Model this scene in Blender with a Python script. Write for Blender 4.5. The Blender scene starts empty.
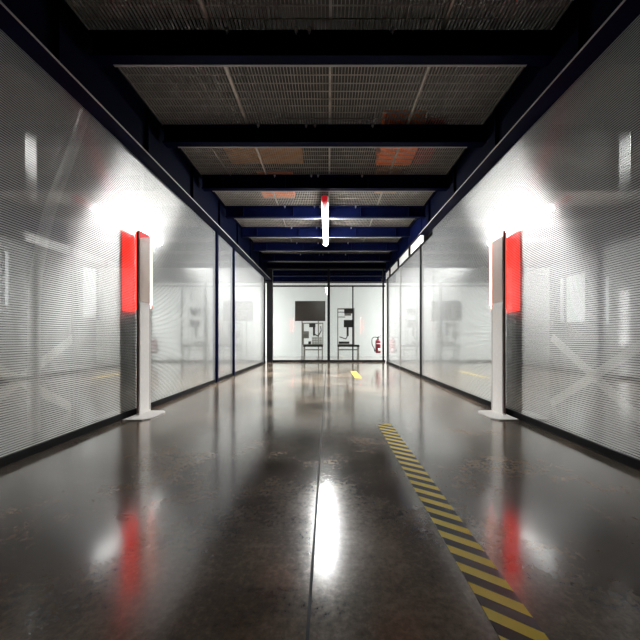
import bpy, bmesh, math, random
from mathutils import Vector, Matrix
random.seed(7)
S = bpy.context.scene
COL = S.collection
R = math.radians
CH = 0.83                                   # eye height

# ------------------------------------------------------------------ camera
cd = bpy.data.cameras.new('camera')
cd.sensor_width = 36; cd.lens = 18
cd.shift_x = -8/640; cd.shift_y = 18/640
cam = bpy.data.objects.new('camera', cd); COL.objects.link(cam)
cam.location = (0, 0, CH); cam.rotation_euler = (R(90), 0, 0)
S.camera = cam
# ------------------------------------------------------------------ world, exposure
w = bpy.data.worlds.new('world'); S.world = w; w.use_nodes = True
w.node_tree.nodes['Background'].inputs[0].default_value = (0.75, 0.85, 1, 1)
w.node_tree.nodes['Background'].inputs[1].default_value = 0.02
S.view_settings.view_transform = 'Standard'
S.view_settings.look = 'None'
S.view_settings.exposure = 0.28
S.view_settings.gamma = 1.0
S.view_settings.use_curve_mapping = False
S.cycles.max_bounces = 12; S.cycles.transparent_max_bounces = 24
S.cycles.glossy_bounces = 8; S.cycles.transmission_bounces = 8; S.cycles.diffuse_bounces = 4
S.cycles.caustics_reflective = True
S.cycles.sample_clamp_indirect = 6.0
S.cycles.use_denoising = True

# ------------------------------------------------------------------ unseen area lights added to brighten the back room and halls
def area(name, loc, sx, sy, power, rot=(0, 0, 0), col=(1, 1, 1), spread=180):
    l = bpy.data.lights.new(name, 'AREA'); l.shape = 'RECTANGLE'; l.size = sx; l.size_y = sy
    l.energy = power; l.color = col; l.spread = R(spread)
    o = bpy.data.objects.new(name, l); COL.objects.link(o)
    o.location = loc; o.rotation_euler = rot
    return o
P_BACK, P_HALL, P_HALLB = 125, 135, 26
E_TUBE = 150
for sx in (-1, 1):
    area('back_room_fill', (sx*4.6, 12.9, 1.7), 2.4, 2.6, P_BACK, (0, R(90)*sx, 0), (1, 1, 0.985))
for sx in (-1, 1):
    for y in (5.7, 7.2, 8.7, 10.2):
        area('hall_fill', (sx*5.6, y, 4.3), 0.5, 1.6, P_HALL, (0, R(52*sx), 0), spread=50)
    area('hall_fill', (sx*4.0, 2.8, 5.4), 0.5, 1.5, P_HALLB, spread=90)

# ------------------------------------------------------------------ materials
class NT:
    def __init__(s, name):
        s.m = bpy.data.materials.new(name); s.m.use_nodes = True
        s.t = s.m.node_tree; s.t.nodes.clear()
        s.out = s.n('ShaderNodeOutputMaterial')
    def n(s, typ, **kw):
        nd = s.t.nodes.new(typ)
        for k, v in kw.items():
            if k.startswith('_'): setattr(nd, k[1:], v)
            else:
                nd.inputs[k.replace('__', ' ')].default_value = v
        return nd
    def l(s, a, b): s.t.links.new(a, b)
    def done(s, sh): s.l(sh, s.out.inputs['Surface']); return s.m
def c4(c): return (c[0], c[1], c[2], 1)
def pbr(name, col, rough=0.5, metal=0.0, spec=0.5, var=0.0, scale=8, bump=0.0, emit=None, es=0):
    t = NT(name)
    p = t.n('ShaderNodeBsdfPrincipled', Roughness=rough, Metallic=metal)
    p.inputs['Base Color'].default_value = c4(col)
    p.inputs['Specular IOR Level'].default_value = spec
    if emit:
        p.inputs['Emission Color'].default_value = c4(emit); p.inputs['Emission Strength'].default_value = es
    if var or bump:
        tc = t.n('ShaderNodeTexCoord')
        nz = t.n('ShaderNodeTexNoise', Scale=scale, Detail=6.0)
        t.l(tc.outputs['Object'], nz.inputs['Vector'])
        if var:
            r = t.n('ShaderNodeValToRGB')
            r.color_ramp.elements[0].position = .3; r.color_ramp.elements[1].position = .7
            r.color_ramp.elements[0].color = c4([x*(1-var) for x in col])
            r.color_ramp.elements[1].color = c4([min(1, x*(1+var)) for x in col])
            t.l(nz.outputs['Fac'], r.inputs['Fac']); t.l(r.outputs['Color'], p.inputs['Base Color'])
        if bump:
            b = t.n('ShaderNodeBump', Strength=bump, Distance=.01)
            t.l(nz.outputs['Fac'], b.inputs['Height']); t.l(b.outputs['Normal'], p.inputs['Normal'])
    return t.done(p.outputs[0])
def emit(name, col, s):
    t = NT(name); e = t.n('ShaderNodeEmission', Strength=s); e.inputs['Color'].default_value = c4(col)
    return t.done(e.outputs[0])

def polycarb():
    t = NT('ribbed_polycarbonate')
    tc = t.n('ShaderNodeTexCoord')
    sep = t.n('ShaderNodeSeparateXYZ'); t.l(tc.outputs['Object'], sep.inputs[0])
    ml = t.n('ShaderNodeMath', _operation='MULTIPLY'); ml.inputs[1].default_value = 2*math.pi/0.0165
    t.l(sep.outputs['Z'], ml.inputs[0])
    sn = t.n('ShaderNodeMath', _operation='SINE'); t.l(ml.outputs[0], sn.inputs[0])
    mr = t.n('ShaderNodeMapRange'); mr.inputs['From Min'].default_value = -1
    mr0 = t.n('ShaderNodeMapRange'); mr0.inputs['From Min'].default_value = -.7; mr0.inputs['From Max'].default_value = .55
    t.l(sn.outputs[0], mr0.inputs['Value'])
    mr.inputs['From Min'].default_value = 0
    t.l(mr0.outputs[0], mr.inputs['Value'])
    # large soft variation of the sheet
    mp = t.n('ShaderNodeMapping'); mp.inputs['Scale'].default_value = (1, .5, 1.2)
    t.l(tc.outputs['Object'], mp.inputs['Vector'])
    nz = t.n('ShaderNodeTexNoise', Scale=1.3, Detail=3.0); t.l(mp.outputs[0], nz.inputs['Vector'])
    tan = t.n('ShaderNodeCombineXYZ'); tan.inputs[1].default_value = 1
    bp = t.n('ShaderNodeBump', Strength=.04, Distance=.02); t.l(nz.outputs['Fac'], bp.inputs['Height'])
    clear = t.n('ShaderNodeBsdfAnisotropic', Roughness=.04); clear.inputs['Color'].default_value = (1, 1, 1, 1)
    t.l(bp.outputs[0], clear.inputs['Normal'])
    rib = t.n('ShaderNodeBsdfAnisotropic', Roughness=.13, Anisotropy=.2)
    rib.inputs['Color'].default_value = (.85, .86, .86, 1)
    t.l(tan.outputs[0], rib.inputs['Tangent'])
    rib2 = t.n('ShaderNodeBsdfAnisotropic', Roughness=.29, Anisotropy=.70)
    rib2.inputs['Color'].default_value = (.9, .9, .9, 1); t.l(tan.outputs[0], rib2.inputs['Tangent'])
    ribm = t.n('ShaderNodeMixShader', Fac=.92); t.l(rib.outputs[0], ribm.inputs[1]); t.l(rib2.outputs[0], ribm.inputs[2])
    tr = t.n('ShaderNodeBsdfTransparent'); tr.inputs[0].default_value = (.62, .62, .61, 1)
    rf = t.n('ShaderNodeBsdfRefraction', Roughness=.62, IOR=1.12); rf.inputs['Color'].default_value = (.85, .86, .85, 1)
    see = t.n('ShaderNodeMixShader', Fac=.15); t.l(tr.outputs[0], see.inputs[1]); t.l(rf.outputs[0], see.inputs[2])
    tl = t.n('ShaderNodeBsdfTranslucent'); tl.inputs[0].default_value = (.8, .81, .8, 1)
    df = t.n('ShaderNodeBsdfDiffuse'); df.inputs[0].default_value = (.55, .55, .54, 1)
    m1 = t.n('ShaderNodeMixShader', Fac=.08); t.l(tl.outputs[0], m1.inputs[1]); t.l(df.outputs[0], m1.inputs[2])
    # ribs scatter, gaps are clear
    mr2 = t.n('ShaderNodeMapRange'); mr2.inputs['To Min'].default_value = .04; mr2.inputs['To Max'].default_value = .22
    t.l(mr.outputs[0], mr2.inputs['Value'])
    m2 = t.n('ShaderNodeMixShader'); t.l(mr2.outputs[0], m2.inputs[0]); t.l(see.outputs[0], m2.inputs[1]); t.l(m1.outputs[0], m2.inputs[2])
    mr3 = t.n('ShaderNodeMapRange'); mr3.inputs['To Min'].default_value = .03; mr3.inputs['To Max'].default_value = .50
    t.l(mr.outputs[0], mr3.inputs['Value'])
    m3 = t.n('ShaderNodeMixShader'); t.l(mr3.outputs[0], m3.inputs[0]); t.l(m2.outputs[0], m3.inputs[1]); t.l(ribm.outputs[0], m3.inputs[2])
    fr = t.n('ShaderNodeFresnel', IOR=2.5)
    m4 = t.n('ShaderNodeMixShader'); t.l(fr.outputs[0], m4.inputs[0]); t.l(m3.outputs[0], m4.inputs[1]); t.l(clear.outputs[0], m4.inputs[2])
    return t.done(m4.outputs[0])

def back_skin():
    t = NT('clear_back_skin')
    tr = t.n('ShaderNodeBsdfTransparent'); tr.inputs[0].default_value = (.93, .94, .93, 1)
    g = t.n('ShaderNodeBsdfAnisotropic', Roughness=.1)
    m = t.n('ShaderNodeMixShader', Fac=.04); t.l(tr.outputs[0], m.inputs[1]); t.l(g.outputs[0], m.inputs[2])
    return t.done(m.outputs[0])

def glass():
    t = NT('clear_glass')
    tr = t.n('ShaderNodeBsdfTransparent'); tr.inputs[0].default_value = (.95, .97, .96, 1)
    g = t.n('ShaderNodeBsdfAnisotropic', Roughness=.01)
    fr = t.n('ShaderNodeFresnel', IOR=1.5)
    m = t.n('ShaderNodeMixShader'); t.l(fr.outputs[0], m.inputs[0]); t.l(tr.outputs[0], m.inputs[1]); t.l(g.outputs[0], m.inputs[2])
    return t.done(m.outputs[0])

def concrete():
    t = NT('polished_concrete')
    tc = t.n('ShaderNodeTexCoord')
    p = t.n('ShaderNodeBsdfPrincipled')
    n1 = t.n('ShaderNodeTexNoise', Scale=1.1, Detail=8.0, Roughness=.65); t.l(tc.outputs['Object'], n1.inputs['Vector'])
    n2 = t.n('ShaderNodeTexNoise', Scale=45.0, Detail=8.0, Roughness=.7); t.l(tc.outputs['Object'], n2.inputs['Vector'])
    ad = t.n('ShaderNodeMath', _operation='MULTIPLY_ADD'); ad.inputs[1].default_value = .30
    t.l(n2.outputs['Fac'], ad.inputs[0]); 
    ml = t.n('ShaderNodeMath', _operation='MULTIPLY'); ml.inputs[1].default_value = .70; t.l(n1.outputs['Fac'], ml.inputs[0])
    t.l(ml.outputs[0], ad.inputs[2])
    r = t.n('ShaderNodeValToRGB'); e = r.color_ramp.elements
    e[0].position = .38; e[0].color = (.03, .026, .022, 1)
    e[1].position = .62; e[1].color = (.31, .23, .165, 1)
    x = e.new(.5); x.color = (.14, .107, .078, 1)
    t.l(ad.outputs[0], r.inputs['Fac']); t.l(r.outputs['Color'], p.inputs['Base Color'])
    rr = t.n('ShaderNodeMapRange'); rr.inputs['From Min'].default_value = .35; rr.inputs['From Max'].default_value = .65
    rr.inputs['To Min'].default_value = .11; rr.inputs['To Max'].default_value = .24
    t.l(ad.outputs[0], rr.inputs['Value']); t.l(rr.outputs[0], p.inputs['Roughness'])
    p.inputs['Specular IOR Level'].default_value = 1.0
    p.inputs['Coat Weight'].default_value = .6; p.inputs['Coat Roughness'].default_value = .12; p.inputs['Coat IOR'].default_value = 1.8
    b = t.n('ShaderNodeBump', Strength=.05, Distance=.003); t.l(n2.outputs['Fac'], b.inputs['Height']); t.l(b.outputs[0], p.inputs['Normal'])
    return t.done(p.outputs[0])

def hazard():
    t = NT('hazard_tape')
    tc = t.n('ShaderNodeTexCoord'); sep = t.n('ShaderNodeSeparateXYZ'); t.l(tc.outputs['Object'], sep.inputs[0])
    a = t.n('ShaderNodeMath', _operation='MULTIPLY_ADD'); a.inputs[1].default_value = .70
    t.l(sep.outputs['X'], a.inputs[0]); t.l(sep.outputs['Y'], a.inputs[2])
    d = t.n('ShaderNodeMath', _operation='DIVIDE'); d.inputs[1].default_value = .098; t.l(a.outputs[0], d.inputs[0])
    f = t.n('ShaderNodeMath', _operation='FRACT'); t.l(d.outputs[0], f.inputs[0])
    g = t.n('ShaderNodeMath', _operation='GREATER_THAN'); g.inputs[1].default_value = .5; t.l(f.outputs[0], g.inputs[0])
    mx = t.n('ShaderNodeMix', _data_type='RGBA'); t.l(g.outputs[0], mx.inputs['Factor'])
    mx.inputs['A'].default_value = (.95, .74, .12, 1); mx.inputs['B'].default_value = (.012, .011, .010, 1)
    p = t.n('ShaderNodeBsdfPrincipled', Roughness=.3); t.l(mx.outputs['Result'], p.inputs['Base Color'])
    return t.done(p.outputs[0])

M = dict(
    poly=polycarb(), glass=glass(), floor=concrete(), hazard=hazard(),
    joint=pbr('joint_sealant', (.012, .012, .012), .6),
    yellow=pbr('yellow_tape', (.75, .55, .08), .35),
    black=pbr('black_metal', (.006, .006, .007), .5, .0, .12),
    navy=pbr('navy_painted_steel', (.0016, .003, .019), .5, .0, .02, var=.25, scale=3),
    shadednavy=pbr('shaded_navy_steel', (.0012, .002, .008), .55, .0, .02),  # navy paint darkened, shade on the edge beam webs put into the colour
    steel=pbr('galvanised_steel', (.34, .33, .31), .38, .9, var=.2, scale=20),
    grate=pbr('steel_grating', (.38, .35, .32), .5, .6, var=.2, scale=10),
    lip=pbr('pale_beam_grey', (.30, .30, .31), .6),  # also paints in the light along the cross beam undersides
    bolt=pbr('zinc_bolt', (.7, .7, .7), .3, .9),
    white=pbr('white_wall_paint', (.86, .87, .86), .6, var=.02, scale=3),
    whitefloor=pbr('pale_floor', (.7, .69, .68), .25),
    lightgrey=pbr('light_grey_powder_coat', (.90, .875, .85), .38, 0, .5, var=.03, scale=30),
    panel=pbr('pale_ribbed_cover', (.86, .72, .65), .45),
    edge=pbr('brown_edge', (.16, .10, .085), .5),
    reveal=pbr('dark_reveal', (.03, .03, .03), .5),
    redface=pbr('red_acrylic', (.65, .01, .008), .25, 0, .5, emit=(1, .012, .004), es=3.2),
    darkface=pbr('dark_back_cover', (.012, .010, .010), .5),
    led=emit('warm_pink_led', (1, .42, .32), 3.2),
    ledhot=emit('hot_pink_led', (1, .72, .62), 2.2),
    ledsoft=emit('soft_red_led', (1, .16, .15), .75),
    ledrear=emit('red_rear_led', (1, .07, .06), 60.0),
    ledred=emit('red_led', (1, .03, .02), 3.0),
    wash=emit('added_white_glow', (1, .95, .88), 14.0),  # glow of the bar added on the pillar tops
    tube=emit('fluorescent_tube', (1, 1, .97), E_TUBE),
    redcap=pbr('red_plastic', (.55, .01, .02), .35, emit=(1, .02, .04), es=.25),
    pinkish=pbr('glowing_pink_plastic', (.8, .5, .52), .3, emit=(1, .55, .58), es=.5),  # faint glow painted into a holder that gives no light itself
    red=pbr('red_enamel', (.12, .005, .012), .35, 0, .5),
    rubber=pbr('black_rubber', (.01, .01, .01), .6),
    label=pbr('pale_label', (.75, .68, .66), .5),
    screen=pbr('screen_glass', (.085, .072, .062), .25, 0, .6),
    plastic=pbr('dark_plastic', (.02, .02, .02), .4),
    greyplastic=pbr('grey_plastic', (.22, .21, .19), .45),
    bench=pbr('black_bench_top', (.010, .010, .008), .4),
    benchleg=pbr('grey_bench_steel', (.25, .24, .2), .4, .5),
    bins=pbr('clear_grey_bins', (.42, .42, .38), .35),
    orange=pbr('orange_plastic', (.95, .22, .04), .45, var=.12, scale=5),
    maroon=pbr('dark_red_cloth', (.28, .02, .03), .7),
    card=pbr('brown_cardboard', (.42, .23, .11), .75, var=.1, scale=6),
    hallwall=pbr('grey_hall_cladding', (.10, .10, .10), .7, var=.2, scale=.8),
    hallroof=pbr('dark_roof_deck', (.04, .038, .036), .8, var=.2, scale=1),
    halldark=pbr('dark_hall_steel', (.045, .043, .04), .55),
    paleframe=pbr('pale_steel_frame', (.85, .83, .78), .5),
    daylight=emit('daylight_window', (.93, .97, 1), .9),
    clere=pbr('opal_pane', (.8, .82, .82), .35),
)
def opal():
    t = NT('opal_sheet')
    tl = t.n('ShaderNodeBsdfTranslucent'); tl.inputs[0].default_value = (.6, .6, .6, 1)
    df = t.n('ShaderNodeBsdfDiffuse'); df.inputs[0].default_value = (.8, .8, .8, 1)
    m = t.n('ShaderNodeMixShader', Fac=.4); t.l(tl.outputs[0], m.inputs[1]); t.l(df.outputs[0], m.inputs[2])
    return t.done(m.outputs[0])
M['clere'] = opal()

back_skin_mat = back_skin()
# ------------------------------------------------------------------ mesh helpers
class MB:
    def __init__(s): s.b = bmesh.new()
    def box(s, x0, x1, y0, y1, z0, z1, bev=0):
        vs = [s.b.verts.new((x, y, z)) for x in (x0, x1) for y in (y0, y1) for z in (z0, z1)]
        fs = [(0,1,3,2), (4,6,7,5), (0,4,5,1), (2,3,7,6), (0,2,6,4), (1,5,7,3)]
        ff = [s.b.faces.new([vs[i] for i in f]) for f in fs]
        if bev:
            es = list({e for f in ff for e in f.edges})
            bmesh.ops.bevel(s.b, geom=es, offset=bev, segments=2, affect='EDGES', profile=.5)
        return s
    def bar(s, p, q, w, h=None):
        """square bar from p to q"""
        h = h or w; p = Vector(p); q = Vector(q); d = (q-p).normalized()
        up = Vector((0, 0, 1)) if abs(d.z) < .95 else Vector((0, 1, 0))
        a = d.cross(up).normalized(); u = a.cross(d)
        v = []
        for c in (p, q):
            for i, j in ((-1,-1), (1,-1), (1,1), (-1,1)):
                v.append(s.b.verts.new(c + a*(i*w/2) + u*(j*h/2)))
        for f in ((3,2,1,0), (4,5,6,7), (0,1,5,4), (1,2,6,5), (2,3,7,6), (3,0,4,7)): s.b.faces.new([v[i] for i in f])
        return s
    def cyl(s, p, q, r, r2=None, n=20):
        r2 = r if r2 is None else r2
        p = Vector(p); q = Vector(q); d = (q-p).normalized()
        up = Vector((0, 0, 1)) if abs(d.z) < .95 else Vector((0, 1, 0))
        a = d.cross(up).normalized(); u = a.cross(d)
        A = [s.b.verts.new(p + (a*math.cos(t)+u*math.sin(t))*r) for t in [2*math.pi*i/n for i in range(n)]]
        B = [s.b.verts.new(q + (a*math.cos(t)+u*math.sin(t))*r2) for t in [2*math.pi*i/n for i in range(n)]]
        for i in range(n): s.b.faces.new([A[i], A[(i+1)%n], B[(i+1)%n], B[i]]).smooth = True
        s.b.faces.new(A[::-1]); s.b.faces.new(B)
        return s
    def lathe(s, prof, c=(0,0,0), n=28):
        rings = []
        for r, z in prof:
            rings.append([s.b.verts.new((c[0]+r*math.cos(2*math.pi*i/n), c[1]+r*math.sin(2*math.pi*i/n), c[2]+z)) for i in range(n)])
        for a, b in zip(rings, rings[1:]):
            for i in range(n): s.b.faces.new([a[i], a[(i+1)%n], b[(i+1)%n], b[i]]).smooth = True
        s.b.faces.new(rings[0][::-1]); s.b.faces.new(rings[-1])
        return s
    def tube(s, pts, r, n=10):
        # smooth path
        P = [Vector(p) for p in pts]; path = []
        for i in range(len(P)-1):
            p0, p1, p2, p3 = P[max(i-1,0)], P[i], P[i+1], P[min(i+2,len(P)-1)]
            for k in range(6):
                t = k/6
                path.append(.5*((2*p1)+(-p0+p2)*t+(2*p0-5*p1+4*p2-p3)*t*t+(-p0+3*p1-3*p2+p3)*t**3))
        path.append(P[-1]); prev = None
        for i, c in enumerate(path):
            d = (path[min(i+1,len(path)-1)]-path[max(i-1,0)]).normalized()
            up = Vector((0,1,0)) if abs(d.y) < .9 else Vector((1,0,0))
            a = d.cross(up).normalized(); u = a.cross(d)
            ring = [s.b.verts.new(c+(a*math.cos(2*math.pi*j/n)+u*math.sin(2*math.pi*j/n))*r) for j in range(n)]
            if prev:
                for j in range(n): s.b.faces.new([prev[j], prev[(j+1)%n], ring[(j+1)%n], ring[j]]).smooth = True
            else: s.b.faces.new(ring[::-1])
            prev = ring
        s.b.faces.new(prev); return s
    def prism(s, poly, z0, z1):
        A = [s.b.verts.new((x, y, z0)) for x, y in poly]; B = [s.b.verts.new((x, y, z1)) for x, y in poly]
        n = len(poly)
        s.b.faces.new(A[::-1]); s.b.faces.new(B)
        for i in range(n): s.b.faces.new([A[i], A[(i+1)%n], B[(i+1)%n], B[i]])
        return s
    def build(s, name, mat, parent=None):
        bmesh.ops.recalc_face_normals(s.b, faces=s.b.faces)
        me = bpy.data.meshes.new(name); s.b.to_mesh(me); s.b.free()
        me.materials.append(mat)
        o = bpy.data.objects.new(name, me); COL.objects.link(o)
        if parent: o.parent = parent
        return o
def tag(o, label=None, cat=None, group=None, kind=None):
    if label: o['label'] = label
    if cat: o['category'] = cat
    if group: o['group'] = group
    if kind: o['kind'] = kind
    return o
def empty(name, loc, label, cat, group=None):
    o = bpy.data.objects.new(name, None); COL.objects.link(o); o.location = loc; o.empty_display_size = .1
    return tag(o, label, cat, group)
def struct(o, label=None, cat=None, group=None): return tag(o, label, cat, group, 'structure')
def copy_tree(o, parent=None):
    c = o.copy(); COL.objects.link(c)
    if parent: c.parent = parent
    for ch in [k for k in o.children]: copy_tree(ch, c)
    return c

# ------------------------------------------------------------------ dimensions
XL, XR = -2.10, 1.96
YB = 11.07
YF = -1.6                                    # corridor starts behind the camera
TOPL, TOPR = 2.81, 2.87
PITCH = 1.216
BEAMS = [5.227 + PITCH*i for i in range(-4, 8)]
BB, BT = 3.25, 3.47

# ------------------------------------------------------------------ structure: floor, halls
f = MB().box(-9, 9, -6, YB-.04, -.2, 0).build('floor', M['floor']); struct(f, 'dark polished concrete floor of the corridor', 'floor')
f = MB().box(-9, 9, YB-.04, 15.2, -.2, 0).build('floor', M['whitefloor']); struct(f, 'pale floor of the bright room behind the glass wall', 'floor')
o = MB().box(-.062, -.052, -1, YB-.06, 0, .002).build('trim_1', M['joint']); struct(o, 'dark joint line running down the middle of the concrete floor', 'floor joint')
o = MB().box(-9, 9, -6, 15.2, 6.2, 6.3).build('ceiling', M['hallroof']); struct(o, 'dark roof deck above the ceiling grating', 'ceiling')
o = MB().box(-9, 9, -6.1, -6, 0, 6.2).build('wall_rear', M['hallwall']); struct(o, 'grey hall wall behind the viewer', 'wall')
o = MB().box(-8.1, -8, -6, 15.2, 0, 6.2).build('wall_hall_left', M['hallwall']); struct(o, 'grey hall wall seen dimly through the left panels', 'wall')
o = MB().box(8, 8.1, -6, 15.2, 0, 6.2).build('wall_hall_right', M['hallwall']); struct(o, 'grey hall wall seen dimly through the right panels', 'wall')
# bright back room
o = MB().box(-8, 8, 14.6, 14.75, 0, 3.33).build('wall_back', M['white']); struct(o, 'white wall of the room behind the glass', 'wall')
for sx, nm in ((-1, 'left'), (1, 'right')):
    o = MB().box(*sorted((sx*5.4, sx*5.5)), YB+.1, 14.6, 0, 3.33).build('wall_room_'+nm, M['white']); struct(o, 'white side wall of the bright room, %s side' % nm, 'wall')
for sx, nm in ((-1, 'left'), (1, 'right')):
    o = MB().box(*sorted((sx*2.35, sx*8)), YB-.02, YB+.06, 0, 3.25).build('wall_partition_'+nm, M['white']); struct(o, 'partition beside the glass wall on the %s' % nm, 'wall')

o = MB().box(-8, 8, 14.6, 14.75, 3.33, 6.2).build('wall_back_upper', M['hallroof']); struct(o, 'dark wall above the white back wall', 'wall')
o = MB().box(-8, 8, YB+.1, 14.6, BT+.01, BT+.06).build('ceiling', M['hallroof']); struct(o, 'dark deck over the room behind the glass', 'ceiling')
# daylight windows of the hall, seen blurred through the sheets
wn = 2
for sx, spans in ((-1, ((10.0, 12.0, 1.5, 3.2), (7.6, 8.0, 1.6, 3.0))), (1, ((9.8, 11.6, 1.3, 2.9), (8.4, 9.2, 1.2, 2.6)))):
    for (y0, y1, z0, z1) in spans:
        x = sx*7.99
        o = MB().box(*sorted((x, x-sx*.03)), y0, y1, z0, z1).build('window_%d' % wn, M['daylight']); wn += 1
        struct(o, 'hall window glowing faintly through the %s panels' % ('left' if sx < 0 else 'right'), 'window')
        fr = MB()
        for yy in (y0, (y0+y1)/2, y1): fr.box(*sorted((x-sx*.03, x-sx*.09)), yy-.03, yy+.03, z0-.03, z1+.03)
        for zz in (z0, z1): fr.box(*sorted((x-sx*.03, x-sx*.09)), y0, y1, zz-.03, zz+.03)
        fr.build('window_frame', M['halldark'], o)

# ------------------------------------------------------------------ side walls
for sx, X, top, nm in ((-1, XL, TOPL, 'left'), (1, XR, TOPR, 'right')):
    o = MB().box(*sorted((X, X+sx*.04)), YF, 6.0, .05, top).box(*sorted((X, X+sx*.04)), 6.0, 10.72, .05, TOPL if sx < 0 else 2.76).build('wall_'+nm, M['poly'])
    o.data.materials.append(back_skin_mat)
    for pl in o.data.polygons:
        if pl.normal.x*sx > -.5: pl.material_index = 1
    struct(o, 'translucent ribbed polycarbonate wall on the %s of the corridor' % nm, 'wall')
    o = MB().box(*sorted((X-sx*.012, X+sx*.05)), YF, 10.72, 0, .062, .004).build('baseboard_'+nm, M['black'])
    struct(o, 'black base rail under the %s polycarbonate wall' % nm, 'baseboard')
k = 2
def post(x0, x1, y0, y1, z0, z1, mat, label):
    global k
    o = MB().box(x0, x1, y0, y1, z0, z1, .003).build('trim_%d' % k, M[mat]); k += 1
    return struct(o, label, 'post')
post(XL-.05, XL+.035, 5.96, 6.04, 0, 2.83, 'navy', 'dark blue post on the left wall, nearer of two')
post(XL-.05, XL+.035, 7.03, 7.11, 0, 2.83, 'navy', 'dark blue post on the left wall, farther of two')
post(XL-.05, XL+.03, 10.50, 10.58, 0, 2.83, 'black', 'black post ending the left wall')
post(XR-.025, XR+.05, 6.70, 6.76, 0, 2.80, 'black', 'black post on the right wall, nearest the viewer')
post(XR-.012, XR+.05, 8.68, 8.71, 0, 2.76, 'steel', 'thin grey joint post on the right wall')
post(XR-.02, XR+.05, 10.40, 10.52, 0, 2.80, 'black', 'black post ending the right wall')
# clerestory strips over the far half of the right wall
for sx, X, z0, z1, y0, nm in ((1, XR, 2.79, 3.02, 6.44, 'right'),):
    r = MB().box(*sorted((X-sx*.02, X+sx*.05)), y0, 10.9, z0-.03, z0, .003).box(*sorted((X-sx*.02, X+sx*.05)), y0, 10.9, z1, z1+.03, .003)
    y = y0
    while y < 10.9:
        r.box(*sorted((X-sx*.03, X+sx*.05)), y-.03, y+.03, z0, z1); y += PITCH
    o = r.build('trim_%d' % k, M['black']); k += 1; struct(o, 'black rails and mullions of the strip window above the %s wall' % nm, 'trim')
    y = y0; j = 0
    while y < 10.6:
        o = MB().box(*sorted((X+sx*.01, X+sx*.025)), y+.03, min(y+PITCH-.03, 10.88), z0, z1).build('window_%d' % wn, M['clere']); wn += 1
        struct(o, 'white pane of the strip window above the %s wall, number %s from the near end' % (nm, ('one', 'two', 'three', 'four', 'five')[j]), 'window'); y += PITCH; j += 1

# edge beams along the wall tops
def ibeam_y(x_web, x_in, z0, z1, y0, y1):
    m = MB()
    a, b = sorted((x_web, x_in))
    m.box(*sorted((x_web, x_web+(x_in-x_web)*.4)), y0, y1, z1-.016, z1, .002)
    c = x_web + (x_in-x_web)*.2
    m.box(*sorted((x_web+.0, c)), y0, y1, z0+.016, z1-.016)
    y = y0+.4
    while y < y1:
        m.box(*sorted((x_web, x_web+(x_in-x_web)*.4)), y, y+.012, z0+.016, z1-.016); y += PITCH
    return m
o = ibeam_y(XL-.03, XL+.16, TOPL, BT, YF, 10.95).build('trim_%d' % k, M['shadednavy']); k += 1
struct(o, 'dark blue steel edge beam along the top of the left wall', 'beam')
e = MB().box(XL-.03, XL+.16, YF, 10.95, TOPL, TOPL+.016, .002).build('bottom_flange', M['navy'], o)
e = MB().box(XL+.155, XL+.163, YF, 10.9, TOPL+.001, TOPL+.015).build('flange_edge', M['lip'], o)
o = ibeam_y(XR+.03, XR-.16, TOPR, BT, YF, 6.35).build('trim_%d' % k, M['shadednavy']); k += 1
struct(o, 'dark blue steel edge beam along the top of the right wall', 'beam')
e = MB().box(XR-.16, XR+.03, YF, 6.35, TOPR, TOPR+.016, .002).build('bottom_flange', M['navy'], o)
e = MB().box(XR-.163, XR-.155, YF, 6.34, TOPR+.001, TOPR+.015).build('flange_edge', M['lip'], o)

o = ibeam_y(XR+.03, XR-.02, 3.06, BT, 6.36, 10.95).build('trim_%d' % k, M['navy']); k += 1
struct(o, 'dark blue steel beam over the strip window of the right wall', 'beam')
# ------------------------------------------------------------------ cross beams and grating
def beam_mesh(xl=XL+.05, xr=XR):
    m = MB()
    m.box(xl, xr, -.055, .055, BB, BB+.014, .002); m.box(xl, xr, -.055, .055, BT-.014, BT, .002)
    m.box(xl, xr, -.006, .006, BB+.014, BT-.014)
    for x in (xl+.35, -.7, .65, xr-.35): m.box(x, x+.01, -.055, .055, BB+.014, BT-.014)
    return m
beam0 = beam_mesh().build('ceiling_beam', M['navy'])
lip = MB().box(XL+.2, XR-.2, .036, .058, BB-.004, BB).build('lit_underside', M['lip'], beam0)  # pale strip painted in for light on the flange underside
clips = [MB() for _ in range(4)]
for i, x in enumerate((-.86, -.27, -.16, .55)):
    clips[i].box(x-.014, x+.014, -.085, -.055, BT-.03, BT-.004, .003).cyl((x, -.07, BT-.05), (x, -.07, BT-.03), .007, n=8)
    clips[i].build('grating_clip', M['bolt'], beam0)
ordw = ['first', 'second', 'third', 'fourth', 'fifth', 'sixth', 'seventh', 'eighth', 'ninth', 'tenth', 'eleventh', 'twelfth']
for i, y in enumerate(BEAMS):
    b = beam0 if i == 0 else copy_tree(beam0) if y < YB else beam_mesh(-5.3, 5.3).build('ceiling_beam', M['navy'])
    b.location = (0, y, 0)
    struct(b, 'dark blue steel cross beam under the grating, %s counted from the near end' % ordw[i], 'beam', 'ceiling cross beams')
def grating_mesh():
    m = MB(); z0, z1 = BT+.002, BT+.027
    xl, xr = XL+.06, XR-.06
    n = int((xr-xl)/.032)
    for i in range(n+1):
        x = xl + (xr-xl)*i/n
        m.box(x-.0018, x+.0018, 0, PITCH-.006, z0, z1)
    for j in range(12):
        y = .01 + (PITCH-.03)*j/11
        m.box(xl, xr, y-.003, y+.003, z1-.008, z1)
    for x in (-1.0, .02, .98): m.box(x-.012, x+.012, 0, PITCH-.006, z0, z1+.002)
    m.box(xl-.004, xl, 0, PITCH-.006, z0, z1); m.box(xr, xr+.004, 0, PITCH-.006, z0, z1)
    return m
g0 = grating_mesh().build('ceiling_grating', M['grate'])
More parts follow.
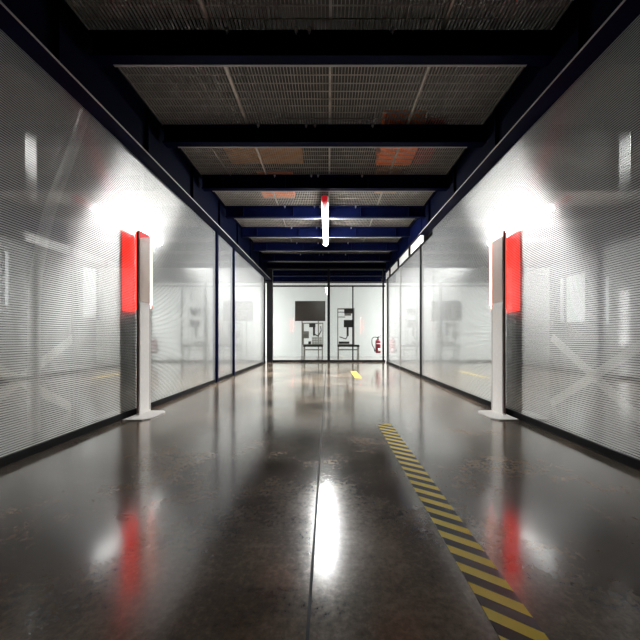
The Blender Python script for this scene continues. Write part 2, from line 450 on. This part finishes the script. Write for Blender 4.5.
for i, y in enumerate([y for y in BEAMS if y < YB-1]):
    g = g0 if i == 0 else copy_tree(g0)
    g.location = (0, y+.003, 0)
    struct(g, 'steel bar grating panel above the cross beams, %s counted from the near end' % ordw[i], 'grating', 'ceiling gratings')

# ------------------------------------------------------------------ glass wall at the end
fy0, fy1 = YB-.04, YB+.02
def bx(px): return (px-328)/320*YB
o = MB().box(XL, XR+.02, fy0, fy1, 0, .07, .004).build('trim_%d' % k, M['black']); k += 1; struct(o, 'black bottom rail of the glass wall', 'trim')
o = MB().box(XL, XR+.02, fy0, fy1, 2.60, 2.65, .004).build('trim_%d' % k, M['black']); k += 1; struct(o, 'black transom rail of the glass wall', 'trim')
o = MB().box(XL-.2, XR+.2, fy0, fy1, 3.19, 3.25, .004).build('trim_%d' % k, M['black']); k += 1; struct(o, 'black head rail along the top of the glass wall', 'trim')
post(bx(267.5), bx(273), YB-.14, YB+.02, 0, 3.19, 'black', 'dark corner column left of the glass wall')
post(bx(327.4), bx(330), fy0-.02, fy1, 0, 3.19, 'black', 'black middle mullion of the glass wall')
post(bx(352.2), bx(353.4), fy0, fy1, 0.07, 2.60, 'black', 'thin black mullion of the glass wall in front of the tall rig')
post(bx(382.4), bx(384), fy0, fy1, 0, 3.19, 'black', 'black end mullion right of the red extinguisher')
panes = [('window_101', 273, 327.4, 'large glass pane in front of the wall screen'), ('window_102', 330, 352.2, 'narrow glass pane right of the middle mullion'),
         ('window_103', 353.4, 382.4, 'glass pane behind the red extinguisher')]
for nm, a, b, lb in panes:
    o = MB().box(bx(a), bx(b), YB-.016, YB-.004, .07, 2.60).build(nm, M['glass']); struct(o, lb, 'window')
for nm, a, b, lb in (('window_104', 273, 327.4, 'top light pane above the wide glass pane'), ('window_105', 330, 382.4, 'top light pane above the two right panes')):
    o = MB().box(bx(a), bx(b), YB-.016, YB-.004, 2.65, 3.19).build(nm, M['glass']); struct(o, lb, 'window')

# ------------------------------------------------------------------ light pillars
def pillar(sx, x_face, ynear, depth, label):
    """thin upright slab; sx = side of the corridor; x_face faces the corridor"""
    root = empty('light_pillar', (x_face, ynear, 0), label, 'light pillar')
    H, ZS, T = 1.975, 1.22, .030
    d = depth
    # local: +u (towards wall) = sx * x
    def bxx(u0, u1, y0, y1, z0, z1, bev=0): return MB().box(*sorted((sx*u0, sx*u1)), y0, y1, z0, z1, bev)
    c = .05
    poly = [(-.19, -.17+c), (-.19+c, -.19), (.055, -.19), (.055, .22), (-.19+c, .22), (-.19, .22-c)]
    MB().prism([(sx*u, y) for u, y in poly], .002, .014).build('base_plate', M['lightgrey'], root)
    m = bxx(.002, T-.006, 0, d, .014, H-.012, .002)
    m.build('body', M['lightgrey'], root)
    # lower cover and upper ribbed cover on the corridor face
    bxx(-.006, .002, .004, d-.035, .03, ZS-.02, .002).build('lower_cover', M['lightgrey'], root)
    m = MB(); n = 9
    for i in range(n):
        y0 = .010 + (d-.032)*i/n
        m.box(*sorted((sx*-.006, sx*.002)), y0, y0+(d-.032)/n*.75, ZS, (H-.085+.075*(i+.5)/n) if sx < 0 else H-.062, .001)
    m.build('ribbed_cover', M['panel'], root)
    bxx(-.002, .002, d-.033, d-.018, .03, ZS-.02).build('side_groove', M['reveal'], root)
    bxx(-.007, .003, d-.016, d+.022, ZS-.02, H-.004, .001).build('light_strip', M['led'], root)
    bxx(-.003, T, 0, d, H-.012, H, .001).build('top_cap', M['lightgrey'], root)
    bxx(-.004, .0025, .004, d-.02, H-.09 if sx < 0 else H-.058, H-.004).build('top_light', M['ledhot'] if sx > 0 else M['ledsoft'], root)
    bxx(.003, T-.003, d+.001, d+.007, ZS-.06, H-.02).build('rear_light', M['ledrear'], root)
    # wall side
    bxx(T-.006, T, .002, d-.002, ZS-.1, H-.014, .001).build('red_panel', M['redface'], root)
    bxx(T-.006, T, .002, d-.002, .014, ZS-.1, .001).build('back_cover', M['darkface'], root)
    bxx(T-.004, T+.006, -.006, -.0005, ZS-.08, H-.02).build('edge_strip', M['ledred'], root)
    bxx(T-.026, T-.004, -.004, -.0002, .03, H-.02).build('front_edge', M['edge'], root)
    # white glow bar and red spot, added to throw light on the wall
    bxx(.008, .026, .04, d-.06, H, H+.018, .002).build('added_glow_bar', M['wash'], root)
    l = bpy.data.lights.new('added_red_spot', 'SPOT'); l.energy = 9; l.spot_size = R(110); l.spot_blend = .9; l.shadow_soft_size = .03
    l.color = (1, .06, .04)
    lo = bpy.data.objects.new('added_red_spot', l); COL.objects.link(lo); lo.parent = root
    lo.location = (sx*.0, .02, H+.05)
    dv = Vector((sx*.16, -.22, .10))
    lo.rotation_euler = dv.to_track_quat('-Z', 'Y').to_euler()
    return root
pillar(-1, -2.0, 3.39, .225, 'slim light pillar with red glow at the foot of the left wall')
pillar(1, 1.86, 3.40, .25, 'slim light pillar with pink lit edge at the foot of the right wall')

# ------------------------------------------------------------------ ceiling lamp
lx, ly0, ly1, lz = -.055, 5.26, 7.87, 3.14
root = empty('ceiling_lamp', (lx, ly0, lz), 'long bright tube lamp hung under the middle of the ceiling beams', 'lamp')
L = ly1-ly0
MB().box(-.06, .06, .12, L, .046, .075, .006).build('housing', M['lightgrey'], root)
MB().cyl((0, .38, 0), (0, L-.02, 0), .048, n=24).build('tube', M['tube'], root)
MB().cyl((0, .02, 0), (0, .14, 0), .05, n=20).box(-.03, .03, .03, .13, .0, .05, .004).build('end_cap', M['redcap'], root)
MB().cyl((0, .14, 0), (0, .38, 0), .048, n=20).build('tube_holder', M['pinkish'], root)
MB().cyl((0, L-.02, 0), (0, L+.03, 0), .05, n=20).build('end_cap', M['lightgrey'], root)
for yb in (6.443, 7.659):
    MB().box(-.012, .012, yb-ly0-.015, yb-ly0+.015, .07, BB-lz, .002).build('hanger', M['bolt'], root)

# ------------------------------------------------------------------ hazard tape
o = MB().box(.475, .607, .35, 3.08, 0, .0022).build('floor_tape', M['hazard']); tag(o, 'yellow and black striped hazard tape on the floor', 'floor tape')
o = MB().box(.56, .70, 6.6, 8.0, 0, .0022).build('floor_tape', M['yellow']); tag(o, 'short plain yellow tape mark on the far floor', 'floor tape')

# ------------------------------------------------------------------ fire extinguisher
ex = (1.71, 10.93)
root = empty('fire_extinguisher', (ex[0], ex[1], .315), 'red fire extinguisher hung on the glass wall at far right', 'fire extinguisher')
MB().lathe([(.06, 0), (.085, .012), (.09, .03), (.09, .40), (.084, .43), (.06, .455), (.035, .47), (.028, .48)]).build('cylinder', M['red'], root)
MB().lathe([(.024, .478), (.024, .52), (.03, .525), (.03, .55), (.018, .555)]).build('valve', M['rubber'], root)
MB().bar((-.02, 0, .545), (.10, -.01, .60), .018, .012).bar((-.02, 0, .53), (.09, -.01, .535), .018, .01).build('handle', M['rubber'], root)
MB().tube([(-.02, 0, .535), (-.12, -.01, .545), (-.20, -.02, .50), (-.215, -.02, .40), (-.20, -.02, .28), (-.15, -.02, .19), (-.115, -.01, .12)], .013).build('hose', M['rubber'], root)
MB().cyl((-.14, -.015, .17), (-.105, -.008, .06), .014, .024, n=14).build('nozzle', M['rubber'], root)
def wrap(z0, z1, mat, nm, a0=-2.4, a1=-.5):
    m = MB(); n = 12; r = .0915; A = []
    for i in range(n+1):
        a = a0+(a1-a0)*i/n
        A.append([m.b.verts.new((rr*math.cos(a), rr*math.sin(a), z)) for rr, z in ((r, z0), (r, z1), (r-.003, z1), (r-.003, z0))])
    for p, q in zip(A, A[1:]):
        for i in range(4): m.b.faces.new([p[i], q[i], q[(i+1)%4], p[(i+1)%4]]).smooth = True
    m.b.faces.new(A[0][::-1]); m.b.faces.new(A[-1])
    m.build(nm, M[mat], root)
wrap(.07, .16, 'label', 'label_plate', -1.75, -.7)
wrap(.31, .335, 'label', 'label_band')
MB().box(-.03, .03, .085, YB-.017-ex[1], .30, .44, .004).build('bracket', M['rubber'], root)

# ------------------------------------------------------------------ things in the back room
def rx(px, Y): return (px-328)/320*Y
def rz(py, Y): return CH + (338-py)/320*Y
# wall screen on a floor stand
Y = 12.45
x0, x1, z0, z1 = rx(295, Y), rx(325.3, Y), rz(321, Y), rz(301, Y)
root = empty('television', ((x0+x1)/2, Y, 0), 'wide grey-brown screen on a stand behind the glass', 'television')
hw = (x1-x0)/2
MB().box(-hw, hw, 0, .05, z0, z1, .006).build('casing', M['plastic'], root)
MB().box(-hw+.02, hw-.02, -.004, .001, z0+.025, z1-.02).build('screen', M['screen'], root)
for s in (-.32, .32):
    MB().box(s-.02, s+.02, .05, .09, .03, z1-.2, .003).build('stand_post', M['benchleg'], root)
    MB().box(s-.03, s+.03, -.25, .38, 0, .03, .003).build('foot', M['benchleg'], root)
MB().box(-.34, .34, .052, .085, z0+.2, z0+.26).build('crossbar', M['benchleg'], root)
def bench(px0, px1, Y, dep, label, ztop=.575):
    x0, x1 = rx(px0, Y), rx(px1, Y); hw = (x1-x0)/2
    r = empty('workbench', ((x0+x1)/2, Y, 0), label, 'workbench', None)
    MB().box(-hw, hw, 0, dep, ztop-.07, ztop, .004).build('bench_top', M['bench'], r)
    MB().box(-hw+.03, hw-.03, .03, dep-.03, ztop-.20, ztop-.17, .003).build('lower_rail', M['benchleg'], r)
    for x in (-hw+.03, hw-.03):
        for y in (.03, dep-.03):
            MB().box(x-.018, x+.018, y-.018, y+.018, 0, ztop-.07, .002).build('leg', M['benchleg'], r)
    return r, hw
bench(303, 323, 11.75, .5, 'low black-topped bench below the screen behind the glass')
bench(337.6, 359.5, 11.75, .55, 'low black-topped bench under the tall dark rig, right of the mullion')
def rig(px0, px1, Y, h, label, blocks, z=.575):
    x0, x1 = rx(px0, Y), rx(px1, Y); hw = (x1-x0)/2
    r = empty('assembly_rig', ((x0+x1)/2, Y, z), label, 'machine')
    m = MB()
    for x in (-hw+.015, hw-.015):
        for y in (.0, .3): m.box(x-.013, x+.013, y, y+.026, .0, h, .002)
    for y in (0, .3): m.box(-hw, hw, y, y+.026, h-.026, h, .002); m.box(-hw, hw, y, y+.026, 0, .026, .002)
    for x in (-hw+.015, hw-.015): m.box(x-.013, x+.013, .026, .3, h-.026, h)
    m.build('frame', M['benchleg'], r)
    for bxs in blocks:
        nm, mat, a, b, za, zb = bxs
        MB().box(-hw+2*hw*a, -hw+2*hw*b, .03, .2, za*h, zb*h, .006).build(nm, M[mat], r)
    return r, hw
# left rig
r, hw = rig(302.5, 323.2, 11.85, .82, 'dark jointed rig with grey drawers on the bench below the screen',
            [('carriage', 'plastic', .32, .62, .80, .99), ('upright', 'plastic', .50, .60, .42, .80), ('motor_box', 'greyplastic', .06, .30, .30, .62), ('spool', 'plastic', .28, .40, .03, .16)])
MB().bar((hw*.1, .1, .40), (hw*.5, .12, .33), .04).bar((hw*.5, .12, .33), (hw*.8, .1, .52), .03).bar((hw*.8, .1, .52), (hw*.75, .1, .70), .03).build('jointed_arm', M['plastic'], r)
m = MB(); 
for i in range(4):
    for j in range(3): m.box(hw*(-.1+.25*i), hw*(-.1+.25*i)+hw*.22, .06, .25, .03+.09*j, .03+.09*j+.078, .004)
m.build('drawer', M['bins'], r)
# right rig
r, hw = rig(337.5, 354.5, 11.85, 1.36, 'tall dark rig with stacked boxes on the bench behind the thin mullion',
            [('carriage', 'plastic', .40, .92, .86, .985), ('gearbox', 'greyplastic', .42, .80, .80, .87), ('motor_box', 'plastic', .38, .95, .48, .68), ('upright', 'plastic', .55, .66, .24, .48),
             ('base_tray', 'plastic', .08, .70, .03, .09)])
MB().bar((-hw*.75, .1, .30), (hw*.0, .1, .22), .035).bar((0, .1, .22), (hw*.25, .1, .38), .035).build('jointed_arm', M['plastic'], r)
MB().box(-hw, hw*.0, .0, .026, 1.20, 1.225).box(-hw, hw*-.1, 0, .026, 1.02, 1.045).build('rail', M['plastic'], r)

# ------------------------------------------------------------------ things lying on the grating
GZ = BT+.031
def crate(x, y, sx_, sy_, h, mat, name, label, cat, group=None):
    r = empty(name, (x, y, GZ), label, cat, group)
    t = .012; m = MB()
    m.box(-sx_/2, sx_/2, -sy_/2, sy_/2, 0, t)
    for s in (-1, 1):
        m.box(*sorted((s*sx_/2, s*(sx_/2-t))), -sy_/2, sy_/2, t, h)
        m.box(-sx_/2+t, sx_/2-t, *sorted((s*sy_/2, s*(sy_/2-t))), t, h)
    m.build('body', M[mat], r)
    m = MB()
    for s in (-1, 1):
        m.box(*sorted((s*sx_/2, s*(sx_/2+.012))), -sy_/2-.012, sy_/2+.012, h-.03, h)
        m.box(-sx_/2, sx_/2, *sorted((s*sy_/2, s*(sy_/2+.012))), h-.03, h)
    m.build('rim', M[mat], r)
    return r
crate(1.0, 4.55, .52, .8, .28, 'orange', 'storage_crate', 'orange crate on the grating at right of the nearest full bay', 'crate')
crate(1.42, 4.55, .22, .7, .22, 'maroon', 'storage_crate', 'dark red crate on the grating beside the orange crate', 'crate')
crate(-.93, 5.85, .6, .5, .25, 'orange', 'storage_crate', 'orange crate on the second grating left of the lamp', 'crate')
crate(1.05, 5.72, .40, .40, .25, 'card', 'cardboard_box', 'brown box on the second grating right of the lamp', 'box')
crate(-.93, 4.6, 1.1, .6, .2, 'card', 'cardboard_box', 'long brown box on the grating at left of the nearest full bay', 'box')
o = MB().cyl((-1.63, 4.08, BT-.012), (-1.57, 5.16, BT-.012), .010, n=10).build('conduit_pipe', M['steel']); tag(o, 'thin grey conduit under the nearest full grating at left', 'pipe')

# ------------------------------------------------------------------ braced frames in the dark halls behind the sheets
def braced(x, y0, y1, h, zc, label):
    r = empty('braced_frame', (x, (y0+y1)/2, 0), label, 'frame')
    a = (y1-y0)/2
    for s in (-1, 1): MB().box(-.04, .04, s*a-.04, s*a+.04, 0, h, .004).build('upright', M['halldark'], r)
    MB().box(-.03, .03, -a, a, h-.08, h, .003).build('top_rail', M['halldark'], r)
    MB().bar((-.035, -a, .02), (-.035, a, 2*zc), .012, .09).build('brace', M['paleframe'], r)
    MB().bar((-.05, a, .02), (-.05, -a, 2*zc), .012, .09).build('brace', M['paleframe'], r)
    return r
braced(-2.9, 2.4, 3.7, 3.4, .42, 'steel frame with crossed pale braces behind the left sheets')
b = braced(2.8, 2.7, 3.95, 3.4, .42, 'steel frame with crossed pale braces behind the right sheets')
for sx in (-1, 1):
    for y in (2.1, 5.6, 8.6):
        o = MB().box(*sorted((sx*5.0, sx*5.2)), y-.1, y+.1, 0, 6.2, .005).build('hall_column', M['halldark'])
        struct(o, 'dark hall column standing behind the %s sheets' % ('left' if sx < 0 else 'right'), 'column', 'hall columns')

o = MB().tube([(-2.62, 3.55, 3.6), (-2.62, 3.30, 2.81), (-2.62, 3.02, 2.05), (-2.62, 2.90, 1.54), (-2.62, 2.86, 1.21), (-2.62, 2.85, .6), (-2.62, 2.85, 0)], .045, 14).build('streak_tube', M['paleframe'])  # tube added to stand in for a streak of reflected light
tag(o, 'pale bent tube added behind the left sheets in place of a light streak', 'pipe')
